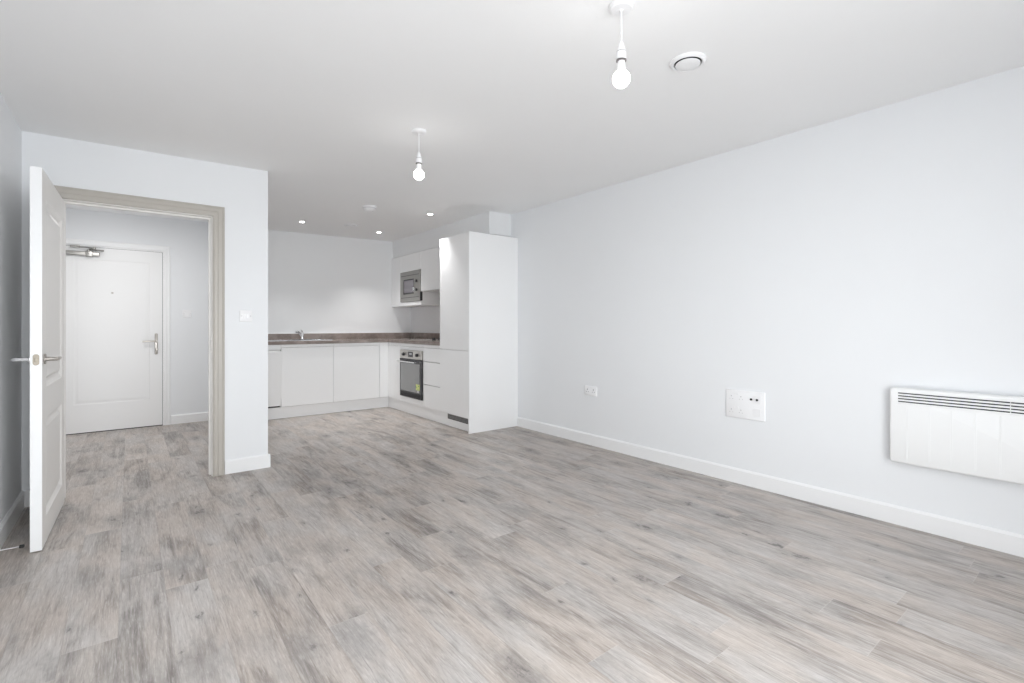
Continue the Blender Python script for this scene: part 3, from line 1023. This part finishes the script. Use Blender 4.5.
# plinths
t = tag(MB().box(2.840, 2.856, TY0 + 0.024, 6.419, 0.0, 0.137).build('plinth', M['gloss']),
        'white kickboard under the oven and tall cabinet with vent grille', 'kickboard')
pv = MB()
pv.box(2.836, 2.840, 4.300, 4.790, 0.080, 0.1365)
v_ = pv.build('vent_grille', M['vent'], t)
sl = MB()
for z in (0.094, 0.106, 0.118, 0.130):
    sl.box(2.8345, 2.836, 4.310, 4.780, z - 0.0025, z + 0.0025)
sl.build('louvre', M['vent_bar'], v_)
tag(MB().box(XE + 0.017, 2.838, 6.403, 6.419, 0.0, 0.137).build('plinth', M['gloss']), 'white kickboard under the sink cabinets along the back', 'kickboard')

# ------------------------------------------------------------------ kitchen, back run
# dishwasher, door left ajar
D0, D1 = XE + 0.018, 1.437
t = thing('dishwasher', ((D0 + D1) / 2, FY, 0), 'integrated dishwasher with white front left slightly ajar', 'dishwasher')
mb = MB()
mb.box(D0 + 0.004, D1 - 0.004, FY + 0.04, 6.90, ZB, 0.868).box(D0 + 0.05, D1 - 0.05, FY + 0.12, 6.85, 0, ZB)
mb.build('body', M['carcass'], t)
mb = MB().box(D0 + 0.004, D1 - 0.001, FY + 0.006, FY + 0.039, 0.842, 0.899)
mb.build('fascia', M['gloss'], t)
tilt = Matrix.Translation((0, FY, 0.165)) @ Matrix.Rotation(math.radians(8.0), 4, 'X') @ Matrix.Translation((0, -FY, -0.165))
dd = MB().box(D0 + G, D1 - G, FY, FY + 0.019, 0.165, 0.828, 0.0012, 1, mtx=tilt).build('door', M['gloss'], t)
MB().box(D0 + 0.02, D1 - 0.02, FY + 0.0192, FY + 0.038, 0.17, 0.825, mtx=tilt).build('inner_door', M['carcass'], dd)
MB().box(D0 + 0.004, D1 - 0.004, FY + 0.03, FY + 0.05, 0.147, 0.162).build('gap_shade_strip', M['slot'], t)  # dark strip standing in for the shade in the gap below the door

t = thing('base_cabinet', (1.749, FY, 0), 'white sink base cabinet with one door, below the tap', 'base cabinet', grp_b)
carcass_y(MB(), 1.438, 2.060, ZB, ZW - 0.001, FY + 0.02).build('carcass', M['carcass'], t)
MB().box(1.438, 2.060, FY + 0.006, FY + 0.0195, ZD + 0.003, ZW - 0.001).build('finger_rail', M['gloss'], t)
MB().box(1.438 + G, 2.061 - G, FY, FY + 0.019, ZB, ZD, 0.0012, 1).build('door', M['gloss'], t)
t = thing('base_cabinet', (2.37, FY, 0), 'white one-door base cabinet beside the kitchen corner', 'base cabinet', grp_b)
carcass_y(MB(), 2.062, 2.680, ZB, ZW - 0.001, FY + 0.02).build('carcass', M['carcass'], t)
MB().box(2.062, 2.680, FY + 0.006, FY + 0.0195, ZD + 0.003, ZW - 0.001).build('finger_rail', M['gloss'], t)
MB().box(2.061 + G, 2.680 - G, FY, FY + 0.019, ZB, ZD, 0.0012, 1).build('door', M['gloss'], t)
tag(MB().box(2.682, 2.818, FY, FY + 0.019, ZB, ZD, 0.0012, 1).box(2.69, 2.80, FY + 0.12, FY + 0.14, 0, ZB).box(2.682, 2.805, FY + 0.006, FY + 0.14, ZB, 0.899)
    .build('corner_post', M['gloss']), 'narrow white filler post in the inside corner of the base units', 'filler panel')

# worktop: L shape with a cut-out for the sink
SX0, SX1, SY0, SY1 = 1.60, 2.02, 6.44, 6.80    # bowl cut-out
wt = MB()
WZ_0, WZ_1 = 0.901, 0.941
Yf = 6.310
wt.box(XE + 0.002, SX0, Yf, 6.918, WZ_0, WZ_1)
wt.box(SX1, 2.790, Yf, 6.918, WZ_0, WZ_1)
wt.box(SX0, SX1, Yf, SY0, WZ_0, WZ_1)
wt.box(SX0, SX1, SY1, 6.918, WZ_0, WZ_1)
wt.box(2.790, XR - 0.001, 4.892, 6.918, WZ_0, WZ_1)
tag(wt.build('worktop', M['worktop']), 'brown stone-look L-shaped kitchen worktop', 'worktop')
us = MB()
us.box(XE + 0.002, XR - 0.016, 6.904, 6.919, WZ_1, 1.022).box(XR - 0.016, XR - 0.001, 4.892, 6.919, WZ_1, 1.022)
tag(us.build('upstand', M['worktop']), 'brown stone-look upstand strip along walls behind the worktop', 'upstand')
tag(MB().box(XE + 0.002, XR - 0.018, 6.9075, 6.919, 1.0222, 1.030).build('sealant_strip', M['trim']), 'thin white sealant line along the top of the brown upstand', 'trim')

# inset sink with drainer
s = thing('sink', (1.70, 6.62, WZ_1), 'stainless steel inset sink with drainer in the back worktop', 'sink')
rim = MB()
z0, z1 = WZ_1 + 0.0005, WZ_1 + 0.006
rim.box(1.12, SX0, 6.40, 6.86, z0, z1).box(SX1, 2.07, 6.40, 6.86, z0, z1).box(SX0, SX1, 6.40, SY0, z0, z1).box(SX0, SX1, SY1, 6.86, z0, z1)
rim.build('rim', M['chrome'], s)
bw = MB()
e = 0.004
bw.box(SX0 + e, SX0 + 2 * e, SY0 + e, SY1 - e, 0.78, z1 - 0.001).box(SX1 - 2 * e, SX1 - e, SY0 + e, SY1 - e, 0.78, z1 - 0.001)
bw.box(SX0 + 2 * e, SX1 - 2 * e, SY0 + e, SY0 + 2 * e, 0.78, z1 - 0.001).box(SX0 + 2 * e, SX1 - 2 * e, SY1 - 2 * e, SY1 - e, 0.78, z1 - 0.001)
bw.box(SX0 + e, SX1 - e, SY0 + e, SY1 - e, 0.776, 0.78)
bw.build('bowl', M['chrome'], s)
rg = MB()
for i in range(8):
    rg.box(1.17, 1.54, 6.46 + i * 0.045, 6.468 + i * 0.045, z1, z1 + 0.002)
rg.build('drainer_ridges', M['chrome'], s)

# mixer tap
tx, ty, tz = 1.812, 6.83, WZ_1 + 0.006
s = thing('mixer_tap', (tx, ty, tz), 'chrome mixer tap standing at the sink in front of the upstand', 'tap')
MB().lathe([(0.027, 0), (0.027, 0.006), (0.021, 0.012), (0.020, 0.080), (0.017, 0.092), (0, 0.094)], (tx, ty, tz), (0, 0, 1), 24, cap=False).build('body', M['chrome'], s, smooth=True)
MB().tube([(tx, ty, tz + 0.03), (tx - 0.03, ty - 0.02, tz + 0.065), (tx - 0.06, ty - 0.045, tz + 0.100), (tx - 0.080, ty - 0.065, tz + 0.106), (tx - 0.092, ty - 0.075, tz + 0.095)], [0.016, 0.015, 0.0135, 0.013, 0.013], 14).build('spout', M['chrome'], s, smooth=True)
MB().tube([(tx, ty, tz + 0.085), (tx - 0.006, ty - 0.01, tz + 0.112), (tx - 0.022, ty - 0.03, tz + 0.126)], [0.012, 0.009, 0.006], 12).build('lever', M['chrome'], s, smooth=True)

# hob
HBX0, HBX1, HBY0, HBY1 = 2.84, 3.36, 5.16, 5.74
s = thing('hob', ((HBX0 + HBX1) / 2, (HBY0 + HBY1) / 2, WZ_1), 'dark glass hob with steel edge and black knobs on the worktop', 'hob')
MB().box(HBX0, HBX1, HBY0, HBY1, WZ_1 + 0.0004, WZ_1 + 0.006, 0.002, 1).build('edge_frame', M['steel'], s)
MB().box(HBX0 + 0.006, HBX1 - 0.006, HBY0 + 0.006, HBY1 - 0.006, WZ_1 + 0.006, WZ_1 + 0.009, 0.001, 1).build('glass_top', M['worktop'], s)
for xx in (2.90, 2.985, 3.07, 3.155):
    MB().lathe([(0.023, 0), (0.022, 0.018), (0.018, 0.030), (0, 0.031)], (xx, 5.225, WZ_1 + 0.009), (0, 0, 1), 20, cap=False).build('knob', M['black'], s, smooth=True)
for xx, yy, rr in ((2.98, 5.38, 0.07), (3.22, 5.38, 0.09), (2.98, 5.60, 0.09), (3.22, 5.60, 0.07)):
    MB().lathe([(rr, 0), (rr, 0.0006), (rr - 0.004, 0.0006), (rr - 0.004, 0)], (xx, yy, WZ_1 + 0.009), (0, 0, 1), 36, cap=False).build('cooking_zone', M['plastic_grey'], s)

# ------------------------------------------------------------------ wall cabinets
WXF = 3.120
UZ = 2.140
grp_w = 'wall cabinets above the worktop'
t = thing('filler_panel', (WXF, 6.76, 1.41), 'tall narrow white panel left of the microwave, against back wall', 'filler panel')
MB().box(WXF, WXF + 0.019, 6.600, 6.917, 1.412, UZ, 0.001, 1).build('front', M['gloss'], t)
MB().box(WXF + 0.0195, XR - 0.002, 6.602, 6.917, 1.412, UZ).build('carcass', M['carcass'], t)

MY0, MY1 = 5.984, 6.598
t = thing('microwave_cabinet', (WXF, 6.30, 1.41), 'white wall cabinet holding the microwave', 'wall cabinet', grp_w)
mb = MB()
b = 0.016
mb.box(WXF + 0.02, XR - 0.002, MY0, MY0 + b, 1.412, UZ).box(WXF + 0.02, XR - 0.002, MY1 - b, MY1, 1.412, UZ)
mb.box(WXF + 0.02, XR - 0.002, MY0 + b, MY1 - b, 1.412, 1.412 + b).box(WXF + 0.02, XR - 0.002, MY0 + b, MY1 - b, UZ - b, UZ)
mb.box(WXF + 0.02, XR - 0.002, MY0 + b, MY1 - b, 1.896, 1.896 + b).box(XR - 0.01, XR - 0.002, MY0 + b, MY1 - b, 1.428, 1.896)
mb.build('carcass', M['carcass'], t)
MB().box(WXF, WXF + 0.019, MY0, MY1 - G, 1.412, 1.466, 0.001, 1).build('lower_filler', M['gloss'], t)
MB().box(WXF, WXF + 0.019, MY0 + G, MY1 - G, 1.898, UZ, 0.0012, 1).build('door', M['gloss'], t)

mw = thing('microwave', (WXF, 6.30, 1.47), 'built-in stainless steel microwave in the wall cabinets', 'microwave')
MX = WXF - 0.012
fr = MB()
fy0, fy1, fz0, fz1 = MY0 + 0.002, MY1 - 0.002, 1.470, 1.894
wy0, wy1, wz0, wz1 = 6.165, 6.495, 1.575, 1.785     # door window in the image-left two thirds
fr.box(MX, WXF + 0.01, fy0, wy0, fz0, fz1).box(MX, WXF + 0.01, wy1, fy1, fz0, fz1)
fr.box(MX, WXF + 0.01, wy0, wy1, fz0, wz0).box(MX, WXF + 0.01, wy0, wy1, wz1, fz1)
fr.build('trim_frame', M['mwsteel'], mw)
MB().box(WXF + 0.011, 3.40, MY0 + 0.03, MY1 - 0.03, 1.475, 1.885).build('body', M['black'], mw)
dw = MB().box(MX + 0.006, WXF + 0.010, wy0, wy1, wz0, wz1).build('door', M['slot'], mw)
MB().box(MX + 0.004, MX + 0.006, wy0 + 0.02, wy1 - 0.02, wz0 + 0.02, wz1 - 0.015).build('window', M['mwglass'], dw)
for zz in (1.833, 1.522):
    MB().box(MX - 0.0008, MX, fy0 + 0.03, fy1 - 0.03, zz, zz + 0.008).build('frame_slot', M['vent'], mw)
for z in (1.745, 1.625):
    MB().lathe([(0.019, 0), (0.018, 0.016), (0, 0.017)], (MX, 6.085, z), (-1, 0, 0), 20, cap=False).build('knob', M['vent'], mw, smooth=True)
MB().tube([(MX - 0.02, 6.145, 1.61), (MX - 0.02, 6.145, 1.66)], 0.009, 12).box(MX - 0.02, MX, 6.141, 6.149, 1.62, 1.65).build('handle', M['chrome'], mw, smooth=True)
MB().box(MX, WXF + 0.018, MY0 - 0.016, MY0 - 0.001, 1.472, 1.592).build('side_trim', M['slot'], mw)

for (a, bq, lab) in ((5.452, 5.982, 'white wall cabinet right beside the microwave cabinet'), (4.893, 5.450, 'white wall cabinet mostly hidden behind the tall cabinet')):
    t = thing('wall_cabinet', (WXF, (a + bq) / 2, 1.598), lab, 'wall cabinet', grp_w)
    mb = MB()
    mb.box(WXF + 0.02, XR - 0.002, a, a + b, 1.598, UZ).box(WXF + 0.02, XR - 0.002, bq - b, bq, 1.598, UZ)
    mb.box(WXF + 0.02, XR - 0.002, a + b, bq - b, 1.598, 1.614).box(WXF + 0.02, XR - 0.002, a + b, bq - b, UZ - b, UZ).box(XR - 0.01, XR - 0.002, a + b, bq - b, 1.614, UZ - b)
    mb.build('carcass', M['carcass'], t)
    MB().box(WXF, WXF + 0.019, a + G, bq - G, 1.598, UZ, 0.0012, 1).build('door', M['gloss'], t)
